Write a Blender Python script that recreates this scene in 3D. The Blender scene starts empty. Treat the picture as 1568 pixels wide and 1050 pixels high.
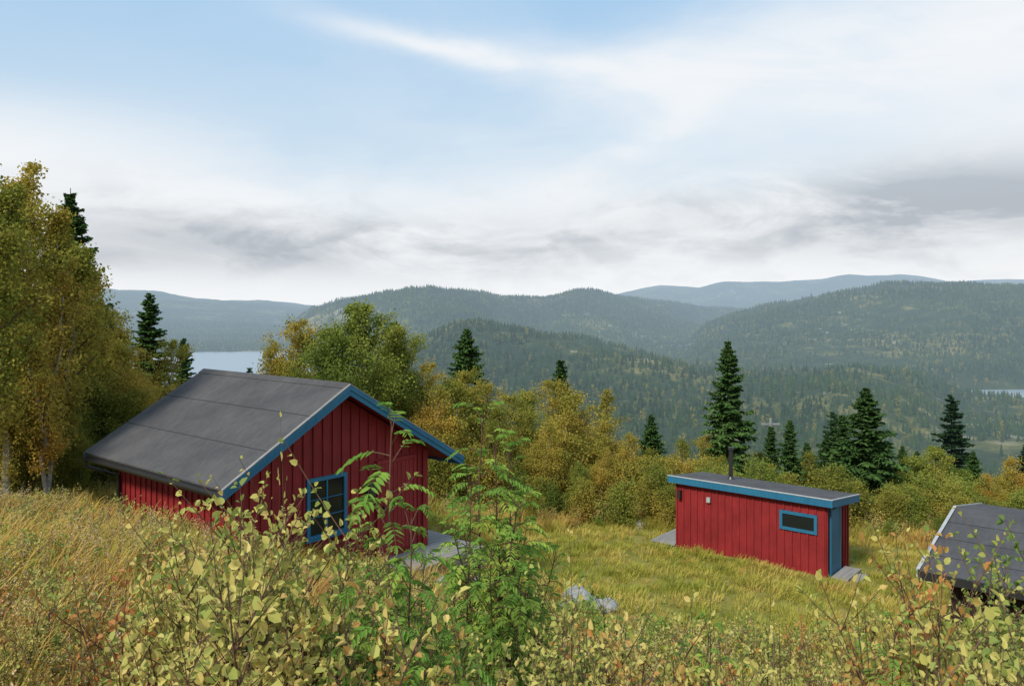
import bpy, math, numpy as np
from mathutils import Vector
sc=bpy.context.scene
R=np.random.RandomState
F=1225.0; HZ=465.0; CX=784.0

# ------------------------------------------------------------------ noise / terrain
_tab=R(7).rand(256,256)
def vnoise(x,y,s=0):
    x=np.asarray(x,float)+s*37.3; y=np.asarray(y,float)+s*91.7
    xi=np.floor(x).astype(int); yi=np.floor(y).astype(int)
    fx=x-xi; fy=y-yi; fx=fx*fx*(3-2*fx); fy=fy*fy*(3-2*fy)
    a=_tab[xi&255,yi&255]; b=_tab[(xi+1)&255,yi&255]; c=_tab[xi&255,(yi+1)&255]; d=_tab[(xi+1)&255,(yi+1)&255]
    return (a*(1-fx)+b*fx)*(1-fy)+(c*(1-fx)+d*fx)*fy
def fbm(x,y,s=0,o=5):
    t=0;a=.5;n=0
    for i in range(o):
        t=t+a*(vnoise(x*2**i,y*2**i,s+i)-.5)*2; n+=a; a*=.5
    return t/n
def gau(x,y,cx,cy,r): return np.exp(-((x-cx)**2+(y-cy)**2)/(r*r))
def smax(a,b,k): 
    m=np.maximum(a,b); return m+k*np.log(np.exp((a-m)/k)+np.exp((b-m)/k))
LAKES=[(-800,2020,500,460),(895,1340,150,66)]
WATER=-150.0
def ridge(t,Y,pts,Rd,wf,wb,base):
    px=np.array([p[0] for p in pts],float); py=np.array([p[1] for p in pts],float)
    tt=(px-CX)/F
    yy=np.interp(t,tt,py); Rr=Rd(t)
    crest=(HZ-yy)/F*Rr
    d=(Y-Rr); g=np.where(d<0,np.exp(-(d/wf)**2),np.exp(-(d/wb)**2))
    return crest,g
def ground(x,y,detail=True):
    x=np.asarray(x,float); y=np.asarray(y,float)
    lf=-1.8-.2*np.minimum(y,20)-.12*np.clip(y-20,0,10)-.08*20*np.tanh(x/20)
    rt=np.interp(y,[-14,0,5,10,15,20,25,30],[.8,-1.8,-3.6,-5.2,-6.3,-7.1,-7.35,-7.9])-.05*np.clip(x-8,0,20)
    w=np.clip((x+6.0)/8.5,0,1); w=w*w*(3-2*w)
    near=lf*(1-w)+rt*w-.27*np.maximum(y-30,0)
    near=near-.25*gau(x,y,-3.4,15.2,4)+.42*gau(x,y,-1.1,16.9,1.9)
    near=near+fbm(x/5,y/5,3,3)*.14*np.clip(y/6,0,1)
    near=near+fbm(x/60,y/60,4,4)*6*np.clip((y-45)/150,0,1)
    val=-146+fbm(x/420,y/420,5,6)*18+fbm(x/110,y/110,15,4)*5
    h=smax(near,val,6.0)
    Y=np.maximum(y,1.0); t=np.clip(x/Y,-1.2,1.2)
    far=np.clip((Y-250)/300,0,1)
    def app(h,pts,Rd,wf,wb,rough,seed):
        crest,g=ridge(t,Y,pts,Rd,wf,wb,0)
        n=fbm(x/(wf*.9),y/(wf*.9),seed,6)
        z=-150+(crest+150)*g+n*rough*g**.6*(1-.75*g**6)
        z=z+fbm(x/(wf*.22),y/(wf*.22),seed+9,5)*rough*.38*g
        return np.where(crest>-150,np.maximum(h,z*far+h*(1-far)),h)
    h=app(h,[(-900,440),(100,442),(190,445),(250,447),(300,456),(390,461),(450,466),(520,470),(700,480),(900,500),(1000,900)],lambda t:5200+0*t,1500,2500,70,21)
    h=app(h,[(500,900),(700,470),(900,462),(940,452),(1010,438),(1070,441),(1115,432),(1200,434),(1260,428),(1300,421),(1385,420),(1450,429),(1568,428),(2400,440)],lambda t:6800+0*t,1600,2500,60,22)
    h=app(h,[(-900,1500),(415,900),(432,560),(455,505),(480,480),(515,466),(570,456),(630,448),(680,446),(700,441),(740,442),(765,450),(830,456),(868,446),(905,443),(950,451),(1000,462),(1100,472),(1220,480),(1500,500),(2400,520)],lambda t:np.interp(t,[-.3,0,.3],[2150,2900,3700]),750,1500,75,23)
    h=app(h,[(900,1500),(1020,560),(1080,500),(1130,483),(1200,466),(1260,458),(1310,447),(1370,441),(1420,437),(1475,436),(1568,441),(1900,440),(2600,450)],lambda t:np.interp(t,[.2,.7],[2500,2150]),620,1200,65,24)
    h=app(h,[(300,1500),(500,640),(560,500),(640,482),(720,486),(800,503),(880,520),(960,540),(1060,570),(1180,590),(1300,595),(1400,608),(1480,640),(1900,700)],lambda t:np.interp(t,[-.2,.1,.4],[1650,1350,1050]),380,420,42,25)
    for cx,cy,rx,ry in LAKES:
        e0=((x-cx)/(rx*1.2))**2+((y-cy+ry*.9)/(ry*1.9))**2
        w0=1/(1+np.exp(np.clip((e0-1)*6,-40,40))); w0=w0*np.clip((y-480)/250,0,1)
        h=h*(1-w0)+np.minimum(h,-148.2+fbm(x/60,y/60,33,3)*1.5)*w0
        e=((x-cx)/rx)**2+((y-cy)/ry)**2+fbm(x/90,y/90,31,3)*.25
        w=1/(1+np.exp(np.clip((e-1)*7,-40,40)))
        h=h*(1-w)+(-160)*w
    return h
def G(x,y): return float(ground(np.array([x]),np.array([y]))[0])

# ------------------------------------------------------------------ node helpers
def nd(nt,t,ins=None,**pr):
    n=nt.nodes.new(t)
    for k,v in pr.items(): setattr(n,k,v)
    for k,v in (ins or {}).items():
        if isinstance(v,bpy.types.NodeSocket): nt.links.new(v,n.inputs[k])
        else: n.inputs[k].default_value=v
    return n
class S:
    def __init__(s,nt,k): s.nt=nt; s.k=k
    def m(s,op,b=0,c=None,clamp=False):
        n=s.nt.nodes.new('ShaderNodeMath'); n.operation=op; n.use_clamp=clamp
        for i,v in enumerate([s,b,c]):
            if v is None: continue
            if isinstance(v,S): s.nt.links.new(v.k,n.inputs[i])
            else: n.inputs[i].default_value=v
        return S(s.nt,n.outputs[0])
    def __add__(s,b): return s.m('ADD',b)
    def __sub__(s,b): return s.m('SUBTRACT',b)
    def __mul__(s,b): return s.m('MULTIPLY',b)
    def __truediv__(s,b): return s.m('DIVIDE',b)
    def sst(s,a,b):
        n=s.nt.nodes.new('ShaderNodeMapRange'); n.interpolation_type='SMOOTHSTEP'
        s.nt.links.new(s.k,n.inputs[0]); n.inputs[1].default_value=a; n.inputs[2].default_value=b
        return S(s.nt,n.outputs[0])
    def inv(s): return (s*-1.0)+1.0
    def gauss(s,w):
        q=s/w; return (q*q*-1.0).m('EXPONENT')
def noise(nt,vec,scale,detail=5,rough=.55,dist=0):
    n=nd(nt,'ShaderNodeTexNoise',{'Scale':scale,'Detail':detail,'Roughness':rough,'Distortion':dist})
    if vec is not None: nt.links.new(vec,n.inputs['Vector'])
    return S(nt,n.outputs['Fac'])
def ramp(nt,fac,cols):
    n=nt.nodes.new('ShaderNodeValToRGB'); e=n.color_ramp.elements
    while len(e)>1: e.remove(e[-1])
    e[0].position=cols[0][0]; e[0].color=(*cols[0][1],1)
    for p,c in cols[1:]:
        q=e.new(p); q.color=(*c,1)
    nt.links.new(fac.k if isinstance(fac,S) else fac,n.inputs[0]); return n.outputs[0]
def mixc(nt,f,a,b,bt='MIX'):
    n=nt.nodes.new('ShaderNodeMix'); n.data_type='RGBA'; n.blend_type=bt
    for idx,v in ((0,f),(6,a),(7,b)):
        if isinstance(v,S): v=v.k
        if isinstance(v,bpy.types.NodeSocket): nt.links.new(v,n.inputs[idx])
        elif idx==0: n.inputs[0].default_value=v
        else: n.inputs[idx].default_value=(*v,1)
    return n.outputs[2]
def newmat(name):
    m=bpy.data.materials.new(name); m.use_nodes=True; nt=m.node_tree; nt.nodes.clear()
    m.cycles.emission_sampling='NONE'
    return m,nt
def out(nt,sh): 
    o=nt.nodes.new('ShaderNodeOutputMaterial'); nt.links.new(sh,o.inputs[0])
HAZE_PAINT=(.43,.555,.675)
def paint_haze(nt,sh,L=4900.):  # aerial haze painted into the material as bluish emission, stronger with distance from origin
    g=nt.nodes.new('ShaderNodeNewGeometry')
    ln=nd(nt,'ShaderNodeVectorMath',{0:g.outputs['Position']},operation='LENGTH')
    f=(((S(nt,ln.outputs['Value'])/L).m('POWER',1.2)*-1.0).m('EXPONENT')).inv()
    em=nd(nt,'ShaderNodeEmission',{'Color':(*HAZE_PAINT,1),'Strength':1.0})
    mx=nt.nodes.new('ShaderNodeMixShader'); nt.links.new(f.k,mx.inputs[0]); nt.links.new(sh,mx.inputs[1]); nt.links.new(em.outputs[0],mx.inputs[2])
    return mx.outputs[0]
def leafmat(name,cols,trans=.35,wn=.35,scale=.35,haze=False,rough=.6,orand=.3,gloss=False,gain=1.):
    cols=[(p,tuple(min(.8,q*gain) for q in c)) for p,c in cols]
    m,nt=newmat(name)
    a=nd(nt,'ShaderNodeAttribute',attribute_name='lv'); oi=nt.nodes.new('ShaderNodeObjectInfo'); g=nt.nodes.new('ShaderNodeNewGeometry')
    n=noise(nt,g.outputs['Position'],scale,1).sst(.3,.7)
    f=S(nt,a.outputs['Fac'])*(1-wn-orand)+S(nt,oi.outputs['Random'])*orand+n*wn
    c=ramp(nt,f,cols)
    if not gloss: p=nd(nt,'ShaderNodeBsdfDiffuse',{'Color':c}).outputs[0]
    else: p=nd(nt,'ShaderNodeBsdfPrincipled',{'Base Color':c,'Roughness':rough,'Specular IOR Level':.3}).outputs[0]
    if trans>0:
        t=nd(nt,'ShaderNodeBsdfTranslucent',{'Color':c})
        mx=nd(nt,'ShaderNodeMixShader',{0:trans}); nt.links.new(p,mx.inputs[1]); nt.links.new(t.outputs[0],mx.inputs[2]); p=mx.outputs[0]
    if haze: p=paint_haze(nt,p)
    out(nt,p); return m
def noisemat(name,c1,c2,scale=8,rough=.8,bump=.2,spec=.3,stretch=(1,1,1),metal=0,obj=True):
    m,nt=newmat(name)
    tc=nt.nodes.new('ShaderNodeTexCoord'); mp=nd(nt,'ShaderNodeMapping',{'Vector':tc.outputs['Object'],'Scale':stretch})
    n=noise(nt,mp.outputs[0],scale,5,.6); n2=noise(nt,mp.outputs[0],scale*.15,3)
    c=mixc(nt,(n*.6+n2*.5).sst(.3,.8),c1,c2)
    b=nd(nt,'ShaderNodeBump',{'Strength':bump,'Distance':.02,'Height':n.k})
    p=nd(nt,'ShaderNodeBsdfPrincipled',{'Base Color':c,'Roughness':rough,'Specular IOR Level':spec,'Metallic':metal,'Normal':b.outputs[0]})
    out(nt,p.outputs[0]); return m
def plainmat(name,c):
    m,nt=newmat(name); oi=nt.nodes.new('ShaderNodeObjectInfo')
    c2=mixc(nt,oi.outputs['Random'],c,tuple(q*.6 for q in c)); out(nt,nd(nt,'ShaderNodeBsdfDiffuse',{'Color':c2}).outputs[0]); return m

# ------------------------------------------------------------------ mesh builder
class MB:
    def __init__(s): s.v=[];s.f=[];s.m=[];s.a=[];s.n=0
    def add(s,v,f,mat=0,a=None):
        v=np.asarray(v,float).reshape(-1,3); f=np.asarray(f,int)
        s.v.append(v); s.f.append(f+s.n); s.m.append(np.full(len(f),mat)); s.n+=len(v)
        s.a.append(np.full(len(v),.5) if a is None else np.asarray(a,float))
    def box(s,x0,x1,y0,y1,z0,z1,mat=0):
        v=[(x0,y0,z0),(x1,y0,z0),(x1,y1,z0),(x0,y1,z0),(x0,y0,z1),(x1,y0,z1),(x1,y1,z1),(x0,y1,z1)]
        s.add(v,[(0,3,2,1),(4,5,6,7),(0,1,5,4),(1,2,6,5),(2,3,7,6),(3,0,4,7)],mat)
    def prism(s,poly,axis,a0,a1,mat=0):
        n=len(poly); V=[]
        for a in (a0,a1):
            for p,q in poly: V.append((p,a,q) if axis=='y' else (a,p,q))
        base=s.n
        s.add(V,[(i,(i+1)%n,(i+1)%n+n,i+n) for i in range(n)],mat)
        s.f.append(np.array([(0,i+1,i) for i in range(1,n-1)])+base); s.m.append(np.full(n-2,mat))
        s.f.append(np.array([(n,n+i,n+i+1) for i in range(1,n-1)])+base); s.m.append(np.full(n-2,mat))
    def tube(s,P,r,k=5,mat=0,a=.5):
        P=np.asarray(P,float); r=np.asarray(r,float); n=len(P)
        T=np.gradient(P,axis=0); T/=np.linalg.norm(T,axis=1)[:,None]+1e-9
        ref=np.array([0,0,1.]) if abs(T[0,2])<.8 else np.array([1.,0,0])
        A=np.cross(T,ref); A/=np.linalg.norm(A,axis=1)[:,None]+1e-9; B=np.cross(T,A)
        th=np.arange(k)*2*math.pi/k
        V=P[:,None,:]+r[:,None,None]*(np.cos(th)[None,:,None]*A[:,None,:]+np.sin(th)[None,:,None]*B[:,None,:])
        i=np.arange(n-1)[:,None]*k; j=np.arange(k)[None,:]; j2=(j+1)%k
        f=np.stack([i+j,i+j2,i+k+j2,i+k+j],-1).reshape(-1,4)
        s.add(V.reshape(-1,3),f,mat,np.full(n*k,a))
    def leaves(s,C,D,L,W,rs,mat=0,simple=True,fold=.25,a=None,up=.6):
        N=len(C); C=np.asarray(C,float); D=np.asarray(D,float); D=D/(np.linalg.norm(D,axis=1)[:,None]+1e-9)
        nr=rs.normal(size=(N,3)); nr[:,2]=np.abs(nr[:,2])+up
        Sd=np.cross(D,nr); Sd/=np.linalg.norm(Sd,axis=1)[:,None]+1e-9
        Nn=np.cross(Sd,D)
        L=np.broadcast_to(L,(N,))[:,None]; W=np.broadcast_to(W,(N,))[:,None]
        if a is None: a=rs.rand(N)
        if simple:
            V=np.stack([C,C+D*L*.45+Sd*W*.5+Nn*W*.1,C+D*L,C+D*L*.45-Sd*W*.5+Nn*W*.1],1)
            f=(np.arange(N)[:,None]*4+np.array([0,1,2,3])); s.add(V.reshape(-1,3),f,mat,np.repeat(a,4))
        else:
            cv=rs.uniform(-.05,.25,N)[:,None]
            V=np.stack([C,C+D*L*.25+Sd*W*.42+Nn*W*fold,C+D*L*.65+Sd*W*.4+Nn*W*fold*.8-Nn*L*cv*.4,C+D*L-Nn*L*cv,
                        C+D*L*.65-Sd*W*.4+Nn*W*fold*.8-Nn*L*cv*.4,C+D*L*.25-Sd*W*.42+Nn*W*fold],1)
            b=np.arange(N)[:,None]*6
            f=np.concatenate([b+np.array([0,1,2,3]),b+np.array([0,3,4,5])]); s.add(V.reshape(-1,3),f,mat,np.repeat(a,6))
    def mesh(s,name,mats,smooth=False):
        me=bpy.data.meshes.new(name)
        V=np.concatenate(s.v); me.vertices.add(len(V)); me.vertices.foreach_set('co',V.astype(np.float32).ravel())
        vi=np.concatenate([f.ravel() for f in s.f]); tot=np.concatenate([np.full(len(f),f.shape[1]) for f in s.f])
        st=np.concatenate([[0],np.cumsum(tot)[:-1]])
        me.loops.add(len(vi)); me.loops.foreach_set('vertex_index',vi.astype(np.int32))
        me.polygons.add(len(tot)); me.polygons.foreach_set('loop_start',st.astype(np.int32))
        for m in mats: me.materials.append(m)
        me.polygons.foreach_set('material_index',np.concatenate(s.m).astype(np.int32))
        at=me.attributes.new('lv','FLOAT','POINT'); at.data.foreach_set('value',np.concatenate(s.a).astype(np.float32))
        me.update(calc_edges=True)
        me.polygons.foreach_set('use_smooth',np.full(len(tot),bool(smooth)))
        me.validate(); return me
def addobj(name,me,loc=(0,0,0),rz=0,scale=(1,1,1),parent=None):
    o=bpy.data.objects.new(name,me); sc.collection.objects.link(o)
    o.location=loc; o.rotation_euler=(0,0,rz); o.scale=scale if not isinstance(scale,(int,float)) else (scale,)*3
    if parent: o.parent=parent
    return o

# ------------------------------------------------------------------ scatter with geometry nodes
def scatter(name,P,scl,rot,idx,meshes):
    col=bpy.data.collections.new(name+'_source')
    for i,me in enumerate(meshes):
        o=bpy.data.objects.new('%s_part_%02d'%(name,i),me); col.objects.link(o)
    me=bpy.data.meshes.new(name); me.vertices.add(len(P)); me.vertices.foreach_set('co',np.asarray(P,np.float32).ravel())
    a=me.attributes.new('scl','FLOAT_VECTOR','POINT'); 
    scl=np.asarray(scl,np.float32); 
    if scl.ndim==1: scl=np.repeat(scl[:,None],3,1)
    a.data.foreach_set('vector',scl.ravel())
    a=me.attributes.new('rot','FLOAT_VECTOR','POINT'); a.data.foreach_set('vector',np.asarray(rot,np.float32).ravel())
    a=me.attributes.new('idx','INT','POINT'); a.data.foreach_set('value',np.asarray(idx,np.int32))
    o=bpy.data.objects.new(name,me); sc.collection.objects.link(o)
    ng=bpy.data.node_groups.new(name,'GeometryNodeTree')
    ng.interface.new_socket('Geometry',in_out='INPUT',socket_type='NodeSocketGeometry'); ng.interface.new_socket('Geometry',in_out='OUTPUT',socket_type='NodeSocketGeometry')
    gi=ng.nodes.new('NodeGroupInput'); go=ng.nodes.new('NodeGroupOutput')
    ci=ng.nodes.new('GeometryNodeCollectionInfo'); ci.inputs['Collection'].default_value=col; ci.inputs['Separate Children'].default_value=True; ci.inputs['Reset Children'].default_value=True
    ip=ng.nodes.new('GeometryNodeInstanceOnPoints'); ip.inputs['Pick Instance'].default_value=True
    def na(n,t):
        q=ng.nodes.new('GeometryNodeInputNamedAttribute'); q.data_type=t; q.inputs['Name'].default_value=n; return q.outputs[0]
    L=ng.links.new
    L(gi.outputs[0],ip.inputs['Points']); L(ci.outputs[0],ip.inputs['Instance'])
    L(na('idx','INT'),ip.inputs['Instance Index']); L(na('rot','FLOAT_VECTOR'),ip.inputs['Rotation']); L(na('scl','FLOAT_VECTOR'),ip.inputs['Scale'])
    L(ip.outputs[0],go.inputs[0])
    md=o.modifiers.new('scatter','NODES'); md.node_group=ng
    return o

# ------------------------------------------------------------------ materials
GN=1.6
M_birchleaf=leafmat('birch_leaf',[(0,(.075,.10,.02)),(.3,(.15,.155,.028)),(.55,(.24,.20,.038)),(.8,(.33,.23,.045)),(1,(.34,.15,.035))],.35,gain=GN)
M_greenleaf=leafmat('green_leaf',[(0,(.065,.10,.02)),(.4,(.13,.16,.03)),(.75,(.21,.21,.04)),(1,(.29,.23,.05))],.35,gain=GN)
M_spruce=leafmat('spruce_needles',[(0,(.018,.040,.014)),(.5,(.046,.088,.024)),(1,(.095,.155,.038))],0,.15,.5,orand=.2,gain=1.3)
M_bush=leafmat('bush_leaf',[(0,(.10,.16,.035)),(.25,(.24,.28,.06)),(.5,(.42,.39,.10)),(.8,(.56,.43,.14)),(.93,(.44,.20,.06)),(1,(.32,.09,.035))],.3,.25,1.0,orand=.25,gloss=True,gain=1.25)
M_bushg=leafmat('bush_leaf_green',[(0,(.07,.13,.025)),(.45,(.17,.24,.05)),(.8,(.33,.35,.08)),(1,(.45,.36,.09))],.3,.2,1.2,orand=.3,gloss=True,gain=1.25)
M_bushr=leafmat('bush_leaf_rust',[(0,(.18,.17,.04)),(.4,(.40,.27,.07)),(.7,(.48,.22,.06)),(1,(.38,.09,.04))],.3,.2,1.2,orand=.3,gloss=True,gain=1.15)
M_rowan=leafmat('rowan_leaf',[(0,(.07,.15,.025)),(.5,(.16,.28,.05)),(.85,(.32,.40,.07)),(1,(.48,.27,.05))],.35,.15,1.5,orand=.25,gain=1.25)
M_grass=leafmat('grass_blade',[(0,(.13,.16,.025)),(.22,(.23,.23,.04)),(.42,(.37,.29,.06)),(.7,(.48,.31,.09)),(1,(.42,.16,.06))],.3,.45,.3,orand=.2,gain=1.35)
M_lawn=leafmat('lawn_blade',[(0,(.16,.20,.03)),(.35,(.28,.28,.045)),(.65,(.42,.35,.08)),(1,(.48,.32,.12))],.3,.45,.45,orand=.25,gain=1.3)
M_herb=leafmat('herb_leaf',[(0,(.10,.16,.025)),(.3,(.24,.26,.045)),(.55,(.45,.35,.07)),(.8,(.48,.22,.06)),(1,(.38,.08,.03))],.3,.3,.6,orand=.3,gain=1.25)
M_dry=plainmat('dry_stalk',(.34,.21,.1))
M_flower=plainmat('yellow_flower',(.75,.6,.05))
M_seed=plainmat('seed_head',(.58,.42,.25))
M_twig=plainmat('twig_bark',(.17,.10,.07))
M_bark=noisemat('birch_bark',(.52,.50,.46),(.14,.12,.11),7,stretch=(1,1,2.5))
M_dbark=plainmat('spruce_bark',(.12,.09,.07))
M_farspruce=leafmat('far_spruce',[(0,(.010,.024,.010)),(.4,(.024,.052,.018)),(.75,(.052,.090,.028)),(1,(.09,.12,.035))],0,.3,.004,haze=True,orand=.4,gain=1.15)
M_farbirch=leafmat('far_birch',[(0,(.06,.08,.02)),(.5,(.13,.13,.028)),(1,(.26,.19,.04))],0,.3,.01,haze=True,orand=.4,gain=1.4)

# ------------------------------------------------------------------ plants
def birch(seed,H=8.,Rr=.26,nbr=34,leaf=.075,per=44,low=.12,multi=1,mat=0,trunk=1,sig=.2,tiers=6,k=6,el0=.25,el1=.9,tr=.0095):
    rs=R(seed); mb=MB(); Cs=[]; Ds=[]
    for s in range(multi):
        lean=rs.normal(size=2)*(.04 if multi==1 else .14)*H
        nz=12; zz=np.linspace(0,H*(1 if s==0 else rs.uniform(.7,.95)),nz); Hs=zz[-1]
        wob=np.cumsum(rs.normal(size=(nz,2))*.012*H,axis=0)
        P=np.c_[lean[0]*(zz/Hs)**1.3+wob[:,0]-wob[0,0],lean[1]*(zz/Hs)**1.3+wob[:,1]-wob[0,1],zz]
        P[:,2]-=.3*(zz==0)
        mb.tube(P,tr*H*(1-zz/Hs)**.8+.008,k,trunk)
        nb=int(nbr*(1 if multi==1 else .65))
        for b in range(nb):
            f=low+(.97-low)*((b+rs.rand())/nb); z0=f*Hs
            g=(f-low*.6)/(1-low*.6)
            prof=max(.12,math.sin(math.pi*min(1,max(0,g*.92+.06)))**.75)*(1.1-.25*g)
            ln=Rr*H*prof*rs.uniform(.55,1.25)
            az=b*2.4+rs.rand()*.9; el=rs.uniform(el0,el1)+.3*g
            o=np.array([np.interp(z0,zz,P[:,i]) for i in range(3)]); o[2]=z0
            d=np.array([math.cos(az)*math.cos(el),math.sin(az)*math.cos(el),math.sin(el)])
            u=np.linspace(0,1,5)[:,None]
            Q=o+d*ln*u+np.array([0,0,-1.])*ln*.22*u**2+np.cumsum(rs.normal(size=(5,3)),0)*.03*ln*u
            mb.tube(Q,np.linspace(.0035*H*(1-f)+.012,.004,5),4,2)
            for q in range(tiers):
                w=rs.uniform(.25,1.05); c=np.array([np.interp(w,u[:,0],Q[:,i]) for i in range(3)])
                off=rs.normal(size=3)*sig*ln*.55; off[2]*=.7
                c2=c+off
                mb.tube(np.array([c,c+off*.6+np.array([0,0,.02]),c2]),[.006,.004,.002],3,2)
                n=int(per*rs.uniform(.5,1.5)); C=c+off*rs.rand(n,1)+rs.normal(size=(n,3))*np.array([1,1,.8])*sig*(.45+.3*ln)
                Cs.append(C); Ds.append(rs.normal(size=(n,3))+np.array([0,0,-.5])); 
    C=np.concatenate(Cs); D=np.concatenate(Ds)
    sz=leaf*rs.uniform(.7,1.25,len(C))
    a=np.clip(rs.rand(len(C))*.7+.3*np.sin(C[:,0]*2+seed)*np.cos(C[:,2]*1.7)+.15,0,1)
    mb.leaves(C,D,sz,sz*.8,rs,mat,a=a,up=.3)
    return mb
def spruce(seed,H=8.,Rr=.2,step=.17,nb=8,m=7,wid=.075,low=.05):
    rs=R(seed); mb=MB(); zz=np.linspace(0,H,8); mb.tube(np.c_[zz*0,zz*0,zz-.2*(zz==0)],.014*H*(1-zz/H)+.01,6,1)
    A=[];B=[];z=low*H
    while z<H*.985:
        g=z/H; Rz=Rr*H*(1-g)**.8*rs.uniform(.8,1.1)+.06
        for b in range(nb):
            if rs.rand()<.08: continue
            az=rs.rand()*6.283; ln=Rz*rs.uniform(.55,1.3)
            d=np.array([math.cos(az),math.sin(az),0]); sd=np.array([-d[1],d[0],0])
            u=np.linspace(.0,1,m+1)
            sl=.35*g-.12
            dz=ln*(sl*u-.42*(1-g*.7)*u**2+.16*u**4)
            Q=np.array([0,0,z+rs.normal()*step*.5])+d*ln*u[:,None]; Q[:,2]+=dz
            A.append(Q[:-1]);B.append(Q[1:]+(Q[1:]-Q[:-1])*.4)
            for sg in (-1,1):
                tl=(.42*ln*(1-u[1:]*.75)+.05)*rs.uniform(.7,1.3,m)
                E=Q[1:]+sd*sg*tl[:,None]*.8+d*tl[:,None]*.55; E[:,2]-=tl*rs.uniform(.1,.5,m)
                A.append(Q[1:]);B.append(E)
        z+=step*rs.uniform(.7,1.3)*(1.15-.5*g)
    A=np.concatenate(A);B=np.concatenate(B); D=B-A; L=np.linalg.norm(D,axis=1)
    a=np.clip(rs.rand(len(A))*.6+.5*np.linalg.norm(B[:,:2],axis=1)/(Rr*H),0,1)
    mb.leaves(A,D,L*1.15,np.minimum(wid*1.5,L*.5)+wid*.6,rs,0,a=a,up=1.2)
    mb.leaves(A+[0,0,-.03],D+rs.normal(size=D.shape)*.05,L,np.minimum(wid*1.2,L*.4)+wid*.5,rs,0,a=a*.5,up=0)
    return mb
def farspruce(seed,H=10.,Rr=.17,n=8,tiers=7):
    rs=R(seed); mb=MB()
    for i in range(tiers):
        g=i/tiers; z=H*(.06+.86*g); r=Rr*H*(1-g)**.9*rs.uniform(.85,1.15)+.1; top=z+H*.26*(1-g*.45)
        th=np.arange(2*n)*math.pi/n+rs.rand()*3; rr=r*np.where(np.arange(2*n)%2,.55,1)*rs.uniform(.75,1.2,2*n)
        V=np.c_[np.cos(th)*rr,np.sin(th)*rr,z+rs.normal(size=2*n)*.02*H-np.where(np.arange(2*n)%2,-.03*H,0)]
        V=np.vstack([V,[0,0,min(top,H)]]); mb.add(V,[(j,(j+1)%(2*n),2*n) for j in range(2*n)],0,np.r_[rs.rand(2*n)*.6,.3+.4*rs.rand()])
    return mb
def bush(seed,H=1.6,stems=9,leaf=.055,spread=.45,ratio=.8,lps=26,twigs=6,lo=.5):
    rs=R(seed); mb=MB(); C=[];D=[]
    for s in range(stems):
        az=rs.rand()*6.28; ln=H*rs.uniform(lo,.97) if s else H; out_=spread*rs.uniform(.2,1)*H
        u=np.linspace(0,1,8)
        Q=np.c_[math.cos(az)*out_*u**1.3+rs.normal()*.08,math.sin(az)*out_*u**1.3+rs.normal()*.08,ln*u*(1-.06*u)]
        Q[:,:2]+=np.cumsum(rs.normal(size=(8,2)),0)*.012*H*u[:,None]
        mb.tube(Q,np.linspace(.009,.002,8),4,1)
        def along(Q,n,lo):
            w=rs.uniform(lo,1,n); w[0]=1; L_=len(Q); x=np.linspace(0,1,L_)
            c=np.stack([np.interp(w,x,Q[:,i]) for i in range(3)],1)
            t=Q[-1]-Q[-3]; t/=np.linalg.norm(t)
            d=rs.normal(size=(n,3))*.9+t*.8+np.array([0,0,.05]); d/=np.linalg.norm(d,axis=1)[:,None]
            C.append(c+d*.012); D.append(d)
        along(Q,int(lps*.6),.35)
        for k in range(twigs):
            w=rs.uniform(.25,.92); o=np.array([np.interp(w,u,Q[:,i]) for i in range(3)])
            a2=rs.rand()*6.28; l2=H*rs.uniform(.12,.28)
            d=np.array([math.cos(a2)*.8,math.sin(a2)*.8,rs.uniform(.4,1.1)])*l2; x=np.linspace(0,1,4)[:,None]
            T=o+d*x+np.array([0,0,.1])*l2*x**2; mb.tube(T,np.linspace(.004,.0015,4),3,1)
            along(T,int(lps*rs.uniform(.25,.55)),.15)
    C=np.concatenate(C);D=np.concatenate(D); sz=leaf*rs.uniform(.5,1.2,len(C))
    mb.leaves(C,D,sz,sz*ratio,rs,0,simple=False,up=.5)
    return mb
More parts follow.
